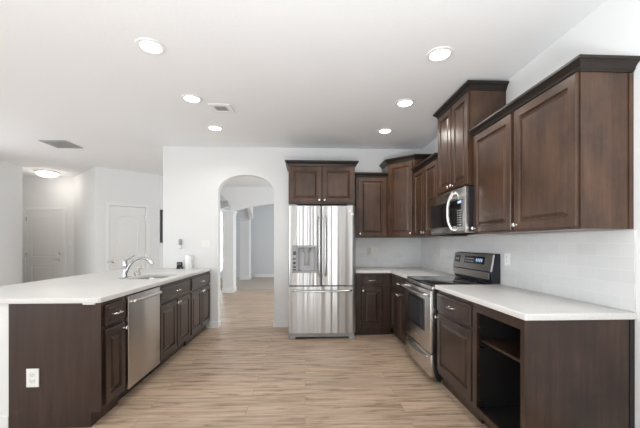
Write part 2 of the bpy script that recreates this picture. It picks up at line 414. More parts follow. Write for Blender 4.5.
# interior doors
def arch_door(parent, w_, h, th=.035):
    b = bx(0, w_, 0, th, .008, h)
    d = obj('door_slab', b, door_m, parent)
    s = .115; m0 = .16
    def arched(x0, x1, z0, z1, rise):
        pts = [(x0, z0), (x1, z0)]
        n_ = 12
        for i in range(n_+1):
            u = 1-2*i/n_; pts.append(((x0+x1)/2+(x1-x0)/2*u, z1+rise*(1-u*u)))
        return pts
    b = nb()
    for z0, z1, rise in ((.24, .80, 0), (.98, h-.24, .07)):
        P = arched(s, w_-s, z0, z1, rise)
        def ins(P, d_):
            cx = sum(p[0] for p in P)/len(P); out = []
            n_ = len(P)
            for i in range(n_):
                p0, p1, p2 = Vector(P[i-1]), Vector(P[i]), Vector(P[(i+1) % n_])
                a = (p1-p0); c_ = (p2-p1)
                a = a.normalized() if a.length > 1e-6 else c_.normalized(); c_ = c_.normalized() if c_.length > 1e-6 else a
                na = Vector((-a.y, a.x)); nc = Vector((-c_.y, c_.x)); m = (na+nc)/max(.3, 1+na.dot(nc)); out.append(tuple(p1+m*d_))
            return out
        rings = [[b.verts.new((x, y, z)) for x, z in Q] for Q, y in ((P, -.001), (P, -.007), (ins(P, .010), -.008), (ins(P, .018), -.002), (ins(P, .034), -.0015), (ins(P, .05), -.006))]
        for r0, r1 in zip(rings, rings[1:]):
            for k in range(len(r0)): b.faces.new((r0[k], r0[(k+1) % len(r0)], r1[(k+1) % len(r1)], r1[k]))
        b.faces.new(rings[-1])
    obj('panel_molding', b, door_m, d)
    return d
def casing(parent, w_, h, y=-.014):
    b = nb(); k = .062
    for a in ((-k-.004, -.004, 0, h+.004), (w_+.004, w_+k+.004, 0, h+.004)): box(b, a[0], a[1], y, .0, a[2], a[3], .003)
    box(b, -k-.004, w_+k+.004, y, .0, h+.004, h+k, .003)
    obj('door_casing', b, trim_m, parent)
def lever(parent, x, z, dirx=-1):
    b = lathe(nb(), [(0, 0), (.031, 0), (.031, .006), (.024, .011), (.011, .014), (.010, .045), (0, .046)], T(x, -.001, z) @ FR, 20)
    tube(b, spline([(x, -.046, z), (x+dirx*.04, -.05, z+.003), (x+dirx*.11, -.046, z-.004)], 5), .009, 10)
    obj('lever_handle', b, nickel_m, parent, True)
def hinges(parent, x, zs):
    for z in zs: obj('hinge', tube(bx(x-.018, x+.018, -.006, -.001, z-.045, z+.045), [(x, -.010, z-.05), (x, -.010, z+.05)], .009, 8), nickel_m, parent)
d1 = bpy.data.objects.new('door_1', None); C.objects.link(d1); d1['kind'] = 'structure'; d1.location = (FD[0]+.01, 7.405, 0)
W1 = FD[1]-FD[0]-.02
s_ = arch_door(d1, W1, 2.03); casing(d1, W1, 2.035, -.02)
lever(s_, W1-.075, .93); b = lathe(nb(), [(0, 0), (.03, 0), (.03, .008), (.022, .016), (.018, .022), (0, .023)], T(W1-.075, -.001, 1.07) @ FR, 20); obj('deadbolt', b, nickel_m, s_, True)
hinges(s_, .0, (.3, 1.04, 1.83))
d2 = bpy.data.objects.new('door_2', None); C.objects.link(d2); d2['kind'] = 'structure'
p = PA + ddir*(DT[0]+.01); d2.location = (p.x+ddir.y*-.0, p.y, 0); d2.rotation_euler = (0, 0, dang)
W2 = DT[1]-DT[0]-.02
s_ = arch_door(d2, W2, 2.03); casing(d2, W2, 2.035)
lever(s_, .06, .93, -1); hinges(s_, W2, (.3, 1.04, 1.83))

# ================================================================== COUNTERTOPS AND BACKSPLASH
ZC0, ZC1 = .876, .914
# peninsula top with the sink cut-out
SK = (-1.94, -1.545, 3.48, 4.07)                 # sink opening x0 x1 y0 y1
def rrect(x0, x1, y0, y1, r, n=8):
    out = []
    for cx, cy, a0 in ((x1-r, y1-r, 0), (x0+r, y1-r, 90), (x0+r, y0+r, 180), (x1-r, y0+r, 270)):
        for i in range(n+1):
            a = math.radians(a0+90*i/n); out.append((cx+r*math.cos(a), cy+r*math.sin(a)))
    return out
def slab(bm, outer, holes, z0, z1, bev=.005):
    vs = []; es = []
    for loop in [outer]+holes:
        v_ = [bm.verts.new((x, y, z1)) for x, y in loop]; vs += v_
        es += [bm.edges.new((v_[i], v_[(i+1) % len(v_)])) for i in range(len(v_))]
    r = bmesh.ops.triangle_fill(bm, edges=es, use_beauty=True)
    fs = [f for f in r['geom'] if isinstance(f, bmesh.types.BMFace)]
    ex = bmesh.ops.extrude_face_region(bm, geom=fs)
    bmesh.ops.translate(bm, vec=(0, 0, z0-z1), verts=[v_ for v_ in ex['geom'] if isinstance(v_, bmesh.types.BMVert)])
    bmesh.ops.recalc_face_normals(bm, faces=bm.faces)
    if bev:
        ee = [e for e in bm.edges if len(e.link_faces) == 2 and e.calc_face_angle(0) > 1.2 and abs(e.verts[0].co.z-e.verts[1].co.z) < 1e-5]
        bmesh.ops.bevel(bm, geom=ee, offset=bev, segments=3, affect='EDGES', profile=.5)
    return bm
XL = -1.434
pt = thing('peninsula_countertop', 'long white quartz countertop of the peninsula holding the sink', 'countertop', (0, 0, 0))
outer = [(-2.70, 2.33), (-2.68, 2.311), (XL-.012, 2.311), (XL, 2.323), (XL, YB-.002), (-2.70, YB-.002)]
obj('slab', slab(nb(), outer, [rrect(*SK, .10)], ZC0, ZC1), counter_m, pt, True)
obj('mounting_plate', bx(-1.555, -1.472, 2.316, 2.327, .866, .8755, .002), white_m, pt, label='small white plate under the counter edge')
# kitchen L top (split around the range)
XR = 1.190; RY0, RY1 = 2.90, 3.66; YBF = 4.45
tag(obj('countertop', slab(nb(), [(XR, 1.689), (XR+.006, 1.683), (XW-.002, 1.683), (XW-.002, RY0-.003), (XR, RY0-.003)], [], ZC0, ZC1), counter_m, None, True),
    'white quartz countertop on the cabinets in front of the range, by the open cabinet', 'countertop')
tag(obj('countertop', slab(nb(), [(XR, RY1+.003), (XW-.002, RY1+.003), (XW-.002, YB-.002), (.70, YB-.002), (.70, YBF-.025), (XR, YBF-.025)], [], ZC0, ZC1), counter_m, None, True),
    'white quartz corner countertop between the range and the refrigerator', 'countertop')
b = nb(); box(b, XW-.009, XW-.001, 1.69, YB-.011, ZC1+.001, 1.371); box(b, .70, XW-.001, YB-.009, YB-.001, ZC1+.001, 1.371)
tag(obj('tile_backsplash', b, tile_m), 'white subway tile backsplash running round the corner between counters and wall cabinets', 'backsplash')

# ================================================================== PENINSULA CABINETS (face +x: local x -> +y)
XF = -1.459; RZL = PI/2
def pcab(label, y0, y1, build, grp=None):
    t = thing('base_cabinet', label, 'cabinet', (XF, y0, 0), RZL)
    base_body(t, y1-y0, .60 if not grp else grp); build(t, y1-y0); return t
# front row; body depth goes to -x
def A(t, w_):
    cdrawer(t, .058, w_-.016, .690, .845); cdoor(t, .058, w_-.016, .125, .665, (w_-.046, .625))
ca_ = pcab('narrow dark peninsula base cabinet with one drawer and one door, beside the dishwasher', YP+.0, 2.661, A)
b = nb(); M = Matrix(((0, 0, 1, 0), (1, 0, 0, 0), (0, 1, 0, 0), (0, 0, 0, 1)))
prism(b, [(-.021, .107), (.047, .107), (.047, 0), (.601, 0), (.601, .874), (-.021, .874)], -.006, -.0005, M)
scuff_m = mat('scuffed espresso wood', (.05, .03, .02), .38, coat=.08, spec=.35)
q1 = noise(scuff_m, geo_coords(scuff_m, (16, 16, 1.3)), 1.6, 6, .65)
sc = noise(scuff_m, geo_coords(scuff_m, (5, 1, 7)), 1.0, 6, .72)
lk(scuff_m, mix(scuff_m, ramp(scuff_m, sc, [(.60, (0, 0, 0)), (.74, (.35, .35, .35))]), ramp(scuff_m, q1, [(.3, (.030, .016, .012)), (.7, (.052, .029, .022))]), (.11, .085, .075)), B(scuff_m).inputs['Base Color'])
obj('end_panel', b, scuff_m, ca_)
def SB(t, w_):
    m = w_/2; cdrawer(t, .018, w_-.018, .690, .845, 'false_front'); cdoor(t, .018, m-.012, .125, .665, (m-.036, .63)); cdoor(t, m+.012, w_-.018, .125, .665, (m+.036, .63))
def SB2(t, w_):
    m = w_/2; cdrawer(t, .018, w_-.018, .690, .845); cdoor(t, .018, m-.012, .125, .665, (m-.036, .63)); cdoor(t, m+.012, w_-.018, .125, .665, (m+.036, .63))
t = thing('sink_cabinet', 'dark two door peninsula base cabinet below the sink, right of the dishwasher', 'cabinet', (XF, 3.252, 0), RZL)
# hollow body so the sink bowl hangs free
b = nb(); w_ = .870
box(b, 0, .018, 0, .60, .105, .874); box(b, w_-.018, w_, 0, .60, .105, .874); box(b, .018, w_-.018, .582, .60, .105, .874)
box(b, .018, w_-.018, 0, .582, .105, .125); box(b, .018, w_-.018, 0, .02, .125, .874); box(b, 0, w_, .07, .60, 0, .105)
obj('body', b, wood_m, t); SB(t, w_)
pcab('dark two door peninsula base cabinet farthest along, against the white wall', 4.125, YB-.003, SB2)

# dishwasher
t = thing('dishwasher', 'stainless steel built-in dishwasher in the peninsula', 'dishwasher', (XF, 2.664, 0), RZL)
DW = .585
obj('tub', bx(.004, DW-.004, .03, .58, .10, .868), navy_m, t)
obj('toe_kick', bx(.004, DW-.004, .075, .095, .0, .099), black_m, t)
b = nb(); box(b, .012, DW-.006, -.026, .028, .108, .866, .004); dd = obj('door', b, dsteel_m, t, True)
B(dsteel_m).inputs['Base Color'].default_value = (.60, .565, .53, 1)
b = tube(nb(), spline([(.05, -.027, .815), (.05, -.055, .818), (.09, -.066, .82), (DW/2, -.070, .82), (DW-.10, -.066, .82), (DW-.055, -.055, .818), (DW-.055, -.027, .815)], 5), .011, 12, flat=1.3)
obj('handle', b, steel_m, dd, True)
obj('control_strip', bx(.014, DW-.008, -.0245, .026, .8662, .8695), black_m, dd)

# outlet on the peninsula end panel
def plate_parts(t, w_, h, kind, n=1, m=white_m):
    obj('plate', bx(-w_/2, w_/2, -.007, 0, -h/2, h/2, .002), m, t)
    if kind == 'outlet':
        for s in (-1, 1):
            b = nb(); zc = s*h*.17
            box(b, -.016, .016, -.0095, -.0072, zc-.014, zc+.014, .004); f = obj('socket', b, m, t)
            b = nb(); box(b, -.008, -.0055, -.0102, -.0096, zc-.002, zc+.008); box(b, .0055, .008, -.0102, -.0096, zc-.001, zc+.008)
            box(b, -.0025, .0025, -.0102, -.0096, zc-.010, zc-.005); obj('slots', b, slot_m, f)
    else:
        for i in range(n):
            xc = (i-(n-1)/2)*.046
            b = nb(); box(b, xc-.016, xc+.016, -.0095, -.0072, -.033, .033, .001); box(b, xc-.014, xc+.014, -.0125, -.0098, -.030, .002, .001)
            obj('rocker', b, m, t)
def wallplate(name, label, cat, loc, rz, w_, h, kind, n=1, m=white_m, group=None):
    t = thing(name, label, cat, loc, rz, group); plate_parts(t, w_, h, kind, n, m); return t
wallplate('wall_outlet', 'white duplex outlet on the dark end panel of the peninsula', 'outlet', (-1.895, YP-.007, .358), 0, .084, .128, 'outlet')
YW = YB-.001
wallplate('light_switch', 'wide white switch plate on the wall left of the archway', 'light switch', (-1.505, YW, 1.285), 0, .13, .115, 'switch', 2)
wallplate('light_switch', 'small white switch by the entry door', 'light switch', (-5.235, 7.398, 1.30), 0, .075, .12, 'switch', 1)
wallplate('wall_outlet', 'ivory outlet on the back backsplash right of the refrigerator', 'outlet', (.995, YB-.010, 1.165), 0, .072, .115, 'outlet', m=beige_m)
wallplate('wall_outlet', 'ivory outlet on the right tile backsplash beyond the range', 'outlet', (XW-.010, 4.30, 1.165), -PI/2, .072, .115, 'outlet', m=beige_m)
wallplate('wall_outlet', 'white outlet on the tile backsplash just in front of the range', 'outlet', (XW-.010, 2.80, 1.15), -PI/2, .072, .115, 'outlet')
t = wallplate('night_light', 'plug-in night light on the wall above the small black gadget', 'night light', (-1.885, YW, 1.27), 0, .065, .11, 'switch', 1)
obj('lamp_body', bx(-.022, .022, -.045, -.013, -.005, .085, .008), greyp_m, t); obj('diffuser', bx(-.020, .020, -.04, -.013, -.055, -.007, .008), white_m, t)

# ------------------------------------------------------------------ sink and faucet
t = thing('kitchen_sink', 'oval-cornered stainless steel sink set under the peninsula countertop', 'sink', ((SK[0]+SK[1])/2, (SK[2]+SK[3])/2, .70))
hx, hy = (SK[1]-SK[0])/2, (SK[3]-SK[2])/2; b = nb(); rings = []
for gx, r, z in ((.012, .11, .172), (.001, .10, .172), (-.004, .10, .166), (-.012, .10, .03), (-.03, .09, .008), (-.06, .06, .0), (-.17, .02, -.004)):
    rings.append([b.verts.new((x, y, z)) for x, y in rrect(-hx-gx, hx+gx, -hy-gx, hy+gx, r, 8)])
for r0, r1 in zip(rings, rings[1:]):
    for k in range(len(r0)): b.faces.new((r0[k], r0[(k+1) % len(r0)], r1[(k+1) % len(r1)], r1[k]))
b.faces.new(rings[-1])
bowl = obj('bowl', b, steel_m, t, True, auto=60)
obj('drain', lathe(nb(), [(0, .001), (.025, .001), (.028, .004), (.045, .004), (.047, .0)], T(0, 0, 0), 24), chrome_m, t, True)
t = thing('kitchen_faucet', 'chrome single-lever faucet with an arched spout over the sink', 'faucet', (-1.985, 3.64, ZC1), .12)
b = nb(); prism(b, rrect(-.030, .030, -.125, .125, .034), .0005, .008); obj('deck_plate', b, chrome_m, t)
b = lathe(nb(), [(0, .008), (.027, .008), (.028, .016), (.022, .03), (.021, .10), (.023, .12), (.024, .165), (.020, .185), (.0, .19)], T(0, 0, 0), 24)
obj('faucet_body', b, chrome_m, t, True)
pts = spline([(.01, 0, .06), (.035, 0, .12), (.085, 0, .185), (.15, 0, .215), (.215, 0, .205), (.265, 0, .165)], 7)
rad = [.017-.003*math.sin(PI*i/(len(pts)-1)) for i in range(len(pts))]
sp_ = obj('spout', tube(nb(), pts, rad, 16), chrome_m, t, True)
obj('spray_head', tube(nb(), [(.245, 0, .183), (.265, 0, .165), (.282, 0, .147), (.286, 0, .142)], [.018, .020, .021, .015], 16), steel_m, sp_, True)
b = tube(nb(), spline([(0, 0, .185), (.03, .0, .205), (.075, .0, .232), (.10, 0, .25)], 5), [.016]+[.013-.00045*i for i in range(1, 16)], 12, flat=.8)
obj('lever', b, chrome_m, t, True)
t = thing('side_sprayer', 'short chrome side sprayer beside the faucet', 'sprayer', (-1.985, 3.93, ZC1))
obj('holder', lathe(nb(), [(0, .0005), (.024, .0005), (.022, .010), (.014, .02), (.013, .032), (0, .033)]), chrome_m, t, True)
obj('spray_handle', tube(nb(), spline([(0, 0, .033), (-.005, 0, .06), (.0, 0, .085), (.03, 0, .10)], 5), [.011, .011, .011, .011, .012, .012, .013, .013, .014, .015, .016, .016, .017, .017, .016, .014], 12), dsteel_m, t, True)
t = thing('soap_dispenser', 'low chrome soap dispenser between the faucet and the side sprayer', 'soap dispenser', (-1.985, 3.83, ZC1))
obj('collar', lathe(nb(), [(0, .0005), (.021, .0005), (.019, .009), (.010, .016), (.010, .035), (0, .036)]), chrome_m, t, True)
obj('nozzle', tube(nb(), spline([(-.005, 0, .04), (.02, 0, .045), (.07, 0, .036)], 4), .009, 10), dsteel_m, t, True)

# ------------------------------------------------------------------ small things at the far end of the peninsula
t = thing('desk_gadget', 'small black electronic gadget on the counter end by the wall', 'gadget', (-1.868, 4.88, ZC1), .1)
obj('stand', bx(-.045, .045, -.03, .03, .0005, .02, .004), black_m, t)
b = bx(-.042, .035, -.012, .018, .021, .098, .005); h_ = obj('handset', b, black_m, t)
b = nb()
for i in range(3):
    for j in range(2): box(b, -.03+i*.018, -.021+i*.018, -.0136, -.0122, .058+j*.016, .065+j*.016)
obj('buttons', b, glyph_m, h_)
obj('dial', lathe(nb(), [(0, 0), (.014, 0), (.013, .004), (0, .005)], T(.02, -.0312, .012) @ FR @ Matrix.Scale(.5, 4), 12), glyph_m, t)
t = thing('paper_roll', 'upright white paper roll beside the black gadget', 'paper roll', (-1.735, 4.885, ZC1))
obj('roll', lathe(nb(), [(.018, .0005), (.052, .0005), (.053, .004), (.053, .196), (.051, .2), (.018, .2), (.018, .0005)]), white_m, t, True)
obj('core', lathe(nb(), [(.0155, .001), (.0175, .001), (.0175, .203), (.0155, .203), (.0155, .001)]), beige_m, t, True)

# ================================================================== REFRIGERATOR (faces -y)
FX0, FX1, FY = -.227, .683, 4.30
t = thing('refrigerator', 'stainless steel french door refrigerator with water dispenser', 'refrigerator', (FX0, FY, 0))
FW = FX1-FX0
obj('cabinet_shell', bx(.006, FW-.006, .085, .66, .035, 1.785, .004), greyp_m, t)
def bowed(bm, x0, x1, z0, z1, y0, bow, hole=None):
    """door skin gently bowed across its width; hole = (x0, x1, z0, z1)"""
    n_ = 18; xs_ = [x0+(x1-x0)*i/n_ for i in range(n_+1)]; zs_ = [z0, z1]
    if hole: xs_ = sorted(set([x for x in xs_ if not(hole[0]-.012 < x < hole[1]+.012)]+[hole[0], hole[1]]+[(hole[0]*(4-k)+hole[1]*k)/4 for k in (1, 2, 3)])); zs_ = [z0, hole[2], hole[3], z1]
    def yy(x):
        e = min(x-x0, x1-x); c_ = .012*(1-min(1, e/.012))**2
        return y0-bow*(1-((2*(x-x0)/(x1-x0))-1)**2)+c_
    F = [[bm.verts.new((x, yy(x), z)) for z in zs_] for x in xs_]; K = [[bm.verts.new((x, y0+.062, z)) for z in zs_] for x in xs_]
    H = lambda i, j: hole and j == 1 and hole[0]-1e-6 <= xs_[i] and xs_[i+1] <= hole[1]+1e-6
    for i in range(len(xs_)-1):
        for j in range(len(zs_)-1):
            if H(i, j): continue
            bm.faces.new((F[i][j], F[i+1][j], F[i+1][j+1], F[i][j+1])); bm.faces.new((K[i][j], K[i][j+1], K[i+1][j+1], K[i+1][j]))
        bm.faces.new((F[i][0], K[i][0], K[i+1][0], F[i+1][0])); bm.faces.new((F[i][-1], F[i+1][-1], K[i+1][-1], K[i][-1]))
        if hole and hole[0]-1e-6 <= xs_[i] and xs_[i+1] <= hole[1]+1e-6:
            bm.faces.new((F[i][1], F[i+1][1], K[i+1][1], K[i][1])); bm.faces.new((F[i][2], K[i][2], K[i+1][2], F[i+1][2]))
    for j in range(len(zs_)-1):
        bm.faces.new((F[0][j], F[0][j+1], K[0][j+1], K[0][j])); bm.faces.new((F[-1][j], K[-1][j], K[-1][j+1], F[-1][j+1]))
        if hole and j == 1:
            for xv in (hole[0], hole[1]):
                i = min(range(len(xs_)), key=lambda q: abs(xs_[q]-xv)); bm.faces.new((F[i][1], F[i][2], K[i][2], K[i][1]))
    return bm
HM = FW/2
hole = (.052, .378, .892, 1.266)
dl = obj('door', bowed(nb(), .002, HM-.003, .728, 1.797, .018, .012, hole), fsteel_m, t, True, label='left door with the dispenser', auto=40)
dr = obj('door', bowed(nb(), HM+.003, FW-.002, .728, 1.797, .018, .012), fsteel_m, t, True, label='right door with the small emblem', auto=40)
fz = obj('freezer_drawer', bowed(nb(), .002, FW-.002, .085, .712, .018, .014), fsteel_m, t, True, auto=40)
obj('gasket', bx(.09, FW-.13, .022, .075, .7125, .7275), black_m, t)
obj('grille', bx(.02, FW-.02, .030, .084, .028, .083, .004), greyp_m, t)
for xx in (.05, FW-.05): obj('foot', bx(xx-.045, xx+.045, .012, .08, .0, .034, .006), greyp_m, t)
for xx in (.07, FW-.07): obj('hinge_cover', bx(xx-.05, xx+.05, .03, .12, 1.798, 1.815, .006), greyp_m, t)
for d_, xx in ((dl, HM-.040), (dr, HM+.040)):
    b = tube(nb(), spline([(xx, .006, .86), (xx, -.035, .87), (xx, -.052, .95), (xx, -.056, 1.25), (xx, -.052, 1.56), (xx, -.035, 1.64), (xx, .006, 1.65)], 5), .0125, 12)
    obj('handle', b, steel_m, d_, True)
b = tube(nb(), spline([(.06, .008, .662), (.075, -.035, .662), (.14, -.050, .66), (HM, -.060, .655), (FW-.14, -.050, .66), (FW-.075, -.035, .662), (FW-.06, .008, .662)], 5), .0125, 12)
obj('handle', b, steel_m, fz, True)
# dispenser
b = nb(); x0, x1, z0, z1 = hole
box(b, x0+.001, x0+.062, .004, .02, z0+.001, z1-.001, .003)
dp = obj('control_panel', b, greyp_m, dl, True)
b = nb()
for i, (zc, hh) in enumerate(((1.16, .05), (1.085, .02), (1.03, .03), (.975, .02), (.94, .015))): obj('key' if i else 'display', bx(x0+.012, x0+.050, .0022, .0035, zc-hh/2, zc+hh/2), black_m, dp)
b = nb(); xa = x0+.064; xb = x1-.001                     # alcove liner
box(b, xa, xb, .066, .0745, z0+.001, z1-.001); box(b, xa, xa+.014, .003, .066, z0+.001, z1-.001); box(b, xb-.014, xb, .003, .066, z0+.001, z1-.001)
box(b, xa+.014, xb-.014, .003, .066, z1-.03, z1-.001); box(b, xa+.014, xb-.014, -.002, .066, z0+.001, z0+.028)
obj('dispenser_alcove', b, greyp_m, dl); obj('alcove_back', bx(xa+.03, xb-.03, .062, .0655, z0+.03, z1-.05, .001), lgrey_m, dl)
xm = (xa+xb)/2
obj('nozzle_housing', lathe(nb(), [(0, 0), (.045, 0), (.052, .02), (.052, .065), (0, .066)], T(xm, .052, z1-.098) @ Matrix.Scale(.55, 4, (0, 1, 0)), 20), greyp_m, dl, True)
b = nb(); box(b, xm-.032, xm+.032, .030, .042, z0+.10, z1-.10, .006); box(b, xm-.02, xm+.02, .024, .030, z0+.115, z1-.15, .003); obj('paddle', b, greyp_m, dl, True)
# round emblem and two letters on the right door
b = lathe(nb(), [(0, 0), (.016, 0), (.016, .002), (0, .0022)], T(FW-.075, .012, 1.735) @ FR, 20)
em = obj('emblem', b, nickel_m, dr)
b = nb(); zx = FW-.052; zy = .010
box(b, zx, zx+.004, zy, zy+.003, 1.722, 1.748); box(b, zx, zx+.014, zy, zy+.003, 1.722, 1.7265)                              # L
zx += .020
box(b, zx, zx+.004, zy, zy+.003, 1.722, 1.748); box(b, zx, zx+.017, zy, zy+.003, 1.7435, 1.748); box(b, zx, zx+.017, zy, zy+.003, 1.722, 1.7265)
box(b, zx+.013, zx+.017, zy, zy+.003, 1.722, 1.736); box(b, zx+.008, zx+.017, zy, zy+.003, 1.733, 1.737)                       # G
obj('lettering', b, greyp_m, dr)
obj('energy_sticker', bx(FW-.066, FW-.03, .0085, .0115, 1.675, 1.700), white_m, dr)

# ================================================================== WALL CABINETS
def ubody(parent, w_, d, z0, z1):
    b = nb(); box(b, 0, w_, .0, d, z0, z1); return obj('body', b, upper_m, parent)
ZU0, ZU1 = 1.376, 2.260
# above the fridge
t = thing('wall_cabinet', 'short dark two door cabinet above the refrigerator', 'cabinet', (-.228, 4.42, 0)); w_ = .915
ubody(t, w_, YB-4.42-.002, 1.835, 2.365)
cdoor(t, .016, w_/2-.010, 1.852, 2.345, (w_/2-.036, 1.885)); cdoor(t, w_/2+.010, w_-.016, 1.852, 2.345, (w_/2+.036, 1.885))
crown(t, [(-.0005, YB-4.42-.002), (-.0005, -.0005), (w_+.0005, -.0005), (w_+.0005, YB-4.42-.002)], 2.358)
# refrigerator side: dark filler panel to its right
tag(obj('filler_panel', bx(.692, .712, 4.47, YB-.002, 0, .874), wood_m), 'thin dark upright panel between refrigerator and base cabinet', 'panel')
# narrow single door
UD = .33
t = thing('wall_cabinet', 'narrow dark single door wall cabinet right of the refrigerator', 'cabinet', (.745, YB-UD, 0)); w_ = .455
ubody(t, w_, UD-.002, ZU0, ZU1); cdoor(t, .022, w_-.022, ZU0+.014, ZU1-.014, (.048, ZU0+.055))
crown(t, [(-.0005, UD-.05), (-.0005, -.0005), (w_-.002, -.0005)], ZU1-.010)
# diagonal corner cabinet
cxn = 1.205; ZT = 2.44
t = thing('corner_wall_cabinet', 'tall diagonal dark corner wall cabinet with one door', 'cabinet', (cxn, YB-UD, 0), -PI/4)
Mi = (T(cxn, YB-UD, 0) @ Matrix.Rotation(-PI/4, 4, 'Z')).inverted()
def L(x, y): v_ = Mi @ Vector((x, y, 0)); return (v_.x, v_.y)
XU = 1.520; XUF = 1.500; c2y = (YB-UD)-(XUF-cxn)
P4 = [L(cxn, YB-.002), L(cxn, YB-UD), L(XUF, c2y), L(XW-.002, c2y), L(XW-.002, YB-.002)]
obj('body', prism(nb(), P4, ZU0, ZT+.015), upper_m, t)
dwid = math.hypot(XUF-cxn, YB-UD-c2y)
cdoor(t, .020, dwid-.020, ZU0+.014, ZT-.014, (dwid-.046, ZU0+.055))
crown(t, P4[:4], ZT+.004)
# right wall cabinets (face -x: local x -> -y)
def rcab(label, y0, y1, x, z0, z1, d, near=True, far=True):
    t = thing('wall_cabinet', label, 'cabinet', (x, y1, 0), -PI/2); w_ = y1-y0; ubody(t, w_, d, z0, z1)
    path = [(0-.0005, d-.002) if far else None, (-.0005 if far else .002, -.0005), (w_+.0005 if near else w_-.002, -.0005), (w_+.0005, d-.002) if near else None]
    crown(t, [p for p in path if p], z1-.010); return t, w_
t, w_ = rcab('dark two door wall cabinet between the corner cabinet and the microwave', 3.532, c2y-.004, XUF, ZU0, ZU1-.005, XW-XUF-.002, False, False)
m_ = w_/2; cdoor(t, .018, m_-.010, ZU0+.014, ZU1-.016, (m_-.036, ZU0+.05)); cdoor(t, m_+.010, w_-.016, ZU0+.014, ZU1-.016, (m_+.036, ZU0+.05))
t, w_ = rcab('tallest dark two door cabinet mounted above the microwave', 2.835, 3.520, 1.491, 1.822, 2.688, XW-1.491-.002)
m_ = w_/2; cdoor(t, .016, m_-.008, 1.838, 2.67, (m_-.034, 1.868)); cdoor(t, m_+.008, w_-.016, 1.838, 2.67, (m_+.034, 1.868))
t, w_ = rcab('wide dark two door wall cabinet nearest the camera above the long counter', 1.705, 2.825, XU, ZU0, ZU1-.005, XW-XU-.002, True, False)
cdoor(t, .022, .544, ZU0+.014, ZU1-.016, (.050, ZU0+.05)); cdoor(t, .580, w_-.008, ZU0+.014, ZU1-.016, (.608, ZU0+.05))
obj('filler_strip', bx(w_-.012+.0135, w_+.006, XW-XU-.028, XW-XU-.004, ZU0, ZU1-.02), upper_m, t)

# microwave (faces -x)
MX = 1.425; MY0, MY1 = 2.80, 3.60; MW = MY1-MY0; MZ0, MZ1 = 1.392, 1.805
t = thing('microwave', 'stainless over-the-range microwave with a curved handle', 'microwave', (MX, MY1, 0), -PI/2)
obj('case', bx(.002, MW-.002, .035, XW-MX-.003, MZ0+.012, MZ1, .003), navy_m, t)
b = nb(); xs0 = MW-.165
box(b, 0, MW-.0, 0, .034, MZ1-.085, MZ1-.001, .003); ft = obj('vent_panel', b, steel_m, t, True)
b = nb(); box(b, 0, MW, 0, .034, MZ0+.012, MZ1-.087, .003); fm = obj('door', b, steel_m, t, True)
obj('window', bx(.035, MW-.157, -.003, -.0005, MZ0+.065, MZ1-.105, .001), glass_m, fm)
b = nb(); kp = obj('keypad', bx(MW-.15, MW-.052, -.003, -.0005, MZ0+.055, MZ1-.105, .001), glass_m, fm)
b = nb()
for i in range(3):
    for j in range(7): box(b, MW-.137+i*.027, MW-.123+i*.027, -.0042, -.0032, MZ0+.07+j*.022, MZ0+.078+j*.022)
obj('key_symbols', b, glyph_m, kp)
obj('display', bx(MW-.135, MW-.067, -.0042, -.0032, MZ1-.14, MZ1-.118), digit_m, kp)
b = tube(nb(), spline([(MW-.19, .0, MZ1-.035), (MW-.19, -.03, MZ1-.045), (MW-.195, -.060, MZ1-.12), (MW-.197, -.068, (MZ0+MZ1)/2), (MW-.195, -.060, MZ0+.10), (MW-.19, -.03, MZ0+.035), (MW-.19, .0, MZ0+.025)], 6), .0115, 12, flat=1.4)
obj('handle', b, steel_m, fm, True)
obj('underside', bx(.01, MW-.01, .01, XW-MX-.02, MZ0-.004, MZ0+.011, .003), dsteel_m, t)

# ================================================================== BASE CABINETS, BACK AND RIGHT
XB = 1.215; DB = XW-XB-.002
t = thing('base_cabinet', 'dark base cabinet with one drawer and door right of the refrigerator', 'cabinet', (.716, YBF, 0)); w_ = XB-.716-.002
DK = YB-YBF-.002
base_body(t, w_+.0, DK); cdrawer(t, .062, .360, .700, .850); cdoor(t, .062, .360, .125, .675, (.088, .635))
b = nb(); box(b, .378, w_-.02, -.006, -.001, .690, .712); obj('rail', b, wood_m, t)
# right run beyond the range
t = thing('base_cabinet', 'dark base cabinet in the corner just beyond the range', 'cabinet', (XB, YBF-.002, 0), -PI/2); w_ = YBF-.002-(RY1+.008)
base_body(t, w_, DB); cdrawer(t, .045, w_-.018, .700, .850); m_ = (.045+w_-.018)/2
cdoor(t, .045, m_-.006, .125, .675, (m_-.03, .635)); cdoor(t, m_+.006, w_-.018, .125, .675, (m_+.03, .635))
# drawer and door cabinet in front of the range
t = thing('base_cabinet', 'dark base cabinet with one drawer and door between range and open cabinet', 'cabinet', (XB, RY0-.010, 0), -PI/2); w_ = RY0-.010-2.247
base_body(t, w_, DB); cdrawer(t, .030, w_-.022, .690, .848); cdoor(t, .030, w_-.022, .150, .662, (.056, .63))
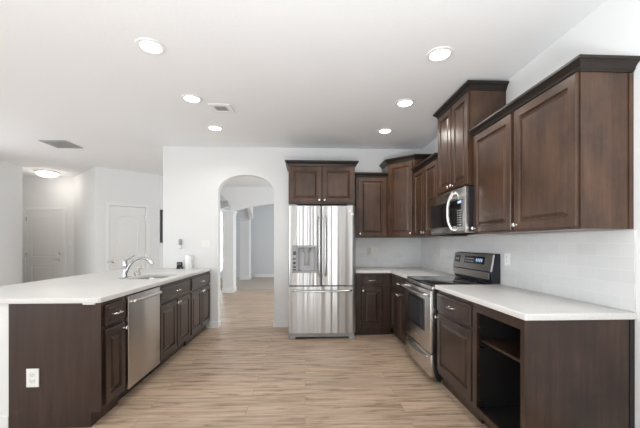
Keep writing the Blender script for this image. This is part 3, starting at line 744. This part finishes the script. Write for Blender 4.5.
# open cabinet
OW = 2.244-1.703
t = thing('open_base_cabinet', 'dark doorless base cabinet showing one shelf at the counter end', 'cabinet', (XB, 2.244, 0), -PI/2)
b = nb(); th = .018
box(b, 0, th, .0, DB, .105, .874); box(b, OW-th, OW, .0, DB, .105, .874); box(b, th, OW-th, DB-.01, DB, .105, .874)
box(b, th, OW-th, .0, DB-.01, .105, .123); box(b, th, OW-th, .0, DB-.01, .856, .874); box(b, 0, OW, .07, DB, 0, .105)
obj('carcass', b, [wood_m], t)
b = nb(); f = -.019
box(b, 0, .052, f, -.0005, .105, .874); box(b, OW-.030, OW, f, -.0005, .105, .874); box(b, .052, OW-.030, f, -.0005, .815, .874); box(b, .052, OW-.030, f, -.0005, .105, .150)
obj('face_frame', b, wood_m, t)
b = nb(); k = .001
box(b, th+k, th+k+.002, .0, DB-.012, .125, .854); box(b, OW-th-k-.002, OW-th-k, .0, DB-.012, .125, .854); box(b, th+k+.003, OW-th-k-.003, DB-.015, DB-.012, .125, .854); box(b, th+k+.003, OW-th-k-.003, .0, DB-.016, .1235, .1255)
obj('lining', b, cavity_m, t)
obj('shelf', bx(.022, OW-.022, .03, DB-.02, .600, .618), wood_m, t)
for z in (.70, .56, .36, .18):
    obj('hinge_plate', bx(.0215, .0245, .015, .055, z-.006, z+.006, .001), nickel_m, t)
obj('end_panel', bx(OW+.0005, OW+.006, -.019, DB-.03, .0, .874), wood_m, t)
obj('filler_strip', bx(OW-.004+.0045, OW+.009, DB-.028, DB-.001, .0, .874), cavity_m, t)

# ================================================================== RANGE (faces -x)
RX = 1.172; RW_ = RY1-RY0
t = thing('range', 'stainless steel electric range with black glass cooktop', 'range', (RX, RY1, 0), -PI/2); RD = XW-RX-.012
obj('body', bx(.004, RW_-.004, .035, RD-.005, .045, .895), navy_m, t)
b = nb(); box(b, .0, RW_, .004, RD-.08, .897, .916, .004); ct = obj('cooktop', b, glass_m, t, True)
b = nb()
for cx, cy, r in ((.20, .17, .095), (.56, .17, .11), (.20, .42, .075), (.56, .42, .085)):
    obj('burner_ring', lathe(nb(), [(r-.0018, .9163), (r+.0018, .9163), (r+.0018, .9167), (r-.0018, .9167), (r-.0018, .9163)], T(cx, cy, 0), 40), greyp_m, ct)
b = nb(); box(b, .0, RW_, -.004, .034, .858, .895, .005); obj('front_trim', b, steel_m, t, True)
b = nb(); box(b, .006, RW_-.006, -.020, .033, .272, .852, .006); od = obj('oven_door', b, steel_m, t, True)
b = nb(); box(b, .125, RW_-.155, -.0225, -.0205, .445, .755, .001); wn = obj('window', b, glass_m, od)
b = nb(); x0, x1, z0, z1 = .165, RW_-.195, .475, .725; box(b, x0, x1, -.0245, -.0228, z0, z1, .0005); obj('inner_pane', b, mat('smoked oven glass', (.03, .033, .04), .06, coat=1), wn)
b = tube(nb(), spline([(.03, -.020, .815), (.035, -.055, .815), (.09, -.072, .813), (RW_/2, -.080, .808), (RW_-.09, -.072, .813), (RW_-.035, -.055, .815), (RW_-.03, -.020, .815)], 5), .0125, 12)
obj('handle', b, steel_m, od, True)
obj('emblem', bx(RW_/2-.022, RW_/2+.022, -.0225, -.0205, .352, .362), greyp_m, od)
b = nb(); box(b, .006, RW_-.006, -.018, .033, .052, .262, .006); dr_ = obj('storage_drawer', b, steel_m, t, True)
b = tube(nb(), spline([(.10, -.018, .222), (.12, -.032, .220), (RW_/2, -.042, .205), (RW_-.12, -.032, .220), (RW_-.10, -.018, .222)], 5), .010, 10)
obj('handle', b, steel_m, dr_, True)
for xx in (.06, RW_-.06):
    for yy_ in (.08, RD-.08): obj('foot', lathe(nb(), [(0, 0), (.02, 0), (.018, .044), (0, .0445)], T(xx, yy_, 0), 12), black_m, t)
b = nb(); Y0 = RD-.075
prism(b, [(Y0, .917), (Y0-.012, 1.02), (Y0-.004, 1.03), (Y0+.022, 1.185), (Y0+.035, 1.195), (RD, 1.195), (RD, .917)], .004, RW_-.004, YZ)
bg = obj('backguard', b, navy_m, t)
ang = math.atan2(.026, .155)
def onface(bm, x0, x1, s0, s1, off, th):
    """box lying on the slanted control fascia: s runs up the slope"""
    d = Vector((0, math.sin(ang), math.cos(ang))); nrm = Vector((0, -math.cos(ang), math.sin(ang))); o = Vector((0, Y0-.004, 1.03))
    vs = [bm.verts.new(o+Vector((x, 0, 0))+d*s+nrm*h) for x in (x0, x1) for s in (s0, s1) for h in (off, off+th)]
    for q in ((0, 1, 3, 2), (4, 6, 7, 5), (0, 4, 5, 1), (2, 3, 7, 6), (0, 2, 6, 4), (1, 5, 7, 3)): bm.faces.new([vs[i] for i in q])
    return bm
fp = obj('control_panel', onface(nb(), .002, RW_-.002, -.004, .160, .0005, .016), steel_m, bg)
obj('lower_panel', bx(.006, RW_-.03, Y0-.020, Y0-.0135, .952, 1.018, .001), dsteel_m, bg)
b = nb()
for x0, x1 in ((.03, .145), (.245, .45), (.455, .635)): onface(b, x0, x1, .055, .13, .0167, .0012)
dsp = obj('display', b, glass_m, fp)
b = nb()
for i in range(4): onface(b, .48+i*.032, .498+i*.032, .078, .11, .0181, .0006)
obj('digits', b, digit_m, fp)
b = nb()
for x in (.05, .07, .09, .11): onface(b, x, x+.010, .082, .10, .0181, .0006)
for i in range(6):
    for j in range(2): onface(b, .262+i*.031, .276+i*.031, .07+j*.028, .08+j*.028, .0181, .0006)
obj('printed_keys', b, glyph_m, fp)

# ================================================================== CEILING FIXTURES
g0 = None
LBL = {0: 'nearest to the camera', 1: 'middle', 2: 'farthest, close to the back wall'}
for sx_, side in ((-1.15, 'left'), (1.045, 'right')):
    for i, yy_ in enumerate((2.45, 3.32, 4.16)):
        lab = 'recessed ceiling light, %s of the three in the %s row' % (LBL[i], side)
        if g0 is None:
            g0 = thing('recessed_light', lab, 'ceiling light', (sx_, yy_, CZ), 0, 'recessed lights in the kitchen ceiling')
            obj('trim_ring', lathe(nb(), [(.070, -.004), (.078, -.010), (.100, -.007), (.104, -.0005), (.068, -.0005), (.070, -.004)], Matrix(), 40), trim_m, g0, True)
            obj('lens', lathe(nb(), [(0, -.0065), (.05, -.006), (.0675, -.003), (.0675, -.001), (0, -.001)], Matrix(), 32), lens_m, g0, True)
        else: dup(g0, (sx_, yy_, CZ), 0, lab)
        l = bpy.data.lights.new('downlight', 'SPOT'); l.energy = 6.5; l.spot_size = 2.85; l.spot_blend = .6; l.shadow_soft_size = .06; l.color = (1, .96, .92)
        o = bpy.data.objects.new('downlight', l); o.location = (sx_, yy_, CZ-.05); C.objects.link(o)
t = thing('flush_ceiling_light', 'round glowing flush mount ceiling light in front of the entry door', 'ceiling light', (-5.32, 6.88, CZ))
obj('rim', lathe(nb(), [(0, -.0005), (.205, -.0005), (.208, -.02), (.19, -.028), (.185, -.012), (0, -.012)], Matrix(), 40), nickel_m, t, True)
obj('dome', lathe(nb(), [(.184, -.014), (.178, -.05), (.14, -.085), (.08, -.105), (0, -.112)], Matrix(), 40), mat('lit frosted glass', (1, .96, .90), .4, emit=3), t, True)
l = bpy.data.lights.new('dome_light', 'POINT'); l.energy = 2.0; l.shadow_soft_size = .12; l.color = (1, .94, .87)
o = bpy.data.objects.new('dome_light', l); o.location = (-5.32, 6.88, CZ-.28); C.objects.link(o)
t = thing('ceiling_vent', 'small white square ceiling vent between the rows of recessed lights', 'vent', (-.91, 3.54, CZ))
b = nb(); q = .115; r = .065
for a in ((-q, q, -q, -r), (-q, q, r, q), (-q, -r, -r, r), (r, q, -r, r)): box(b, a[0], a[1], a[2], a[3], -.010, -.0005, .002)
obj('frame', b, trim_m, t); obj('duct', bx(-r, r, -r, r, -.002, -.0005), vent_m, t)
b = nb()
for i in range(5):
    xx = -r+.013+i*.026; box(b, xx-.0045, xx+.0045, -r+.001, r-.001, -.0085, -.0025)
obj('louvers', b, trim_m, t)
t = thing('ceiling_return_grille', 'large grey ceiling return grille near the entry', 'vent', (-3.615, 4.94, CZ))
b = nb(); qx, qy = .19, .18
for a in ((-qx, qx, -qy, -qy+.03), (-qx, qx, qy-.03, qy), (-qx, -qx+.03, -qy+.03, qy-.03), (qx-.03, qx, -qy+.03, qy-.03)): box(b, a[0], a[1], a[2], a[3], -.010, -.0005, .002)
obj('frame', b, greyp_m, t); obj('duct', bx(-qx+.03, qx-.03, -qy+.03, qy-.03, -.002, -.0005), vent_m, t)
b = nb()
for i in range(12):
    yy_ = -qy+.042+i*.0252; box(b, -qx+.031, qx-.031, yy_-.0055, yy_+.0055, -.0085, -.0025)
obj('louvers', b, greyp_m, t)
# framed picture in the hall, cut off by the kitchen wall's edge
hd = (PD-PB).normalized(); pp = PB+hd*.04
t = thing('framed_picture', 'dark framed picture on the hall wall, half hidden behind the white wall edge', 'picture', (pp.x+.002, pp.y, 1.66), math.atan2(hd.y, hd.x))
b = nb(); 
for a in ((0, .5, -.36, -.32), (0, .5, .32, .36), (0, .04, -.32, .32), (.46, .5, -.32, .32)): box(b, a[0], a[1], -.03, -.002, a[2], a[3], .003)
obj('frame', b, black_m, t); obj('print', bx(.04, .46, -.012, -.002, -.32, .32), greyp_m, t)
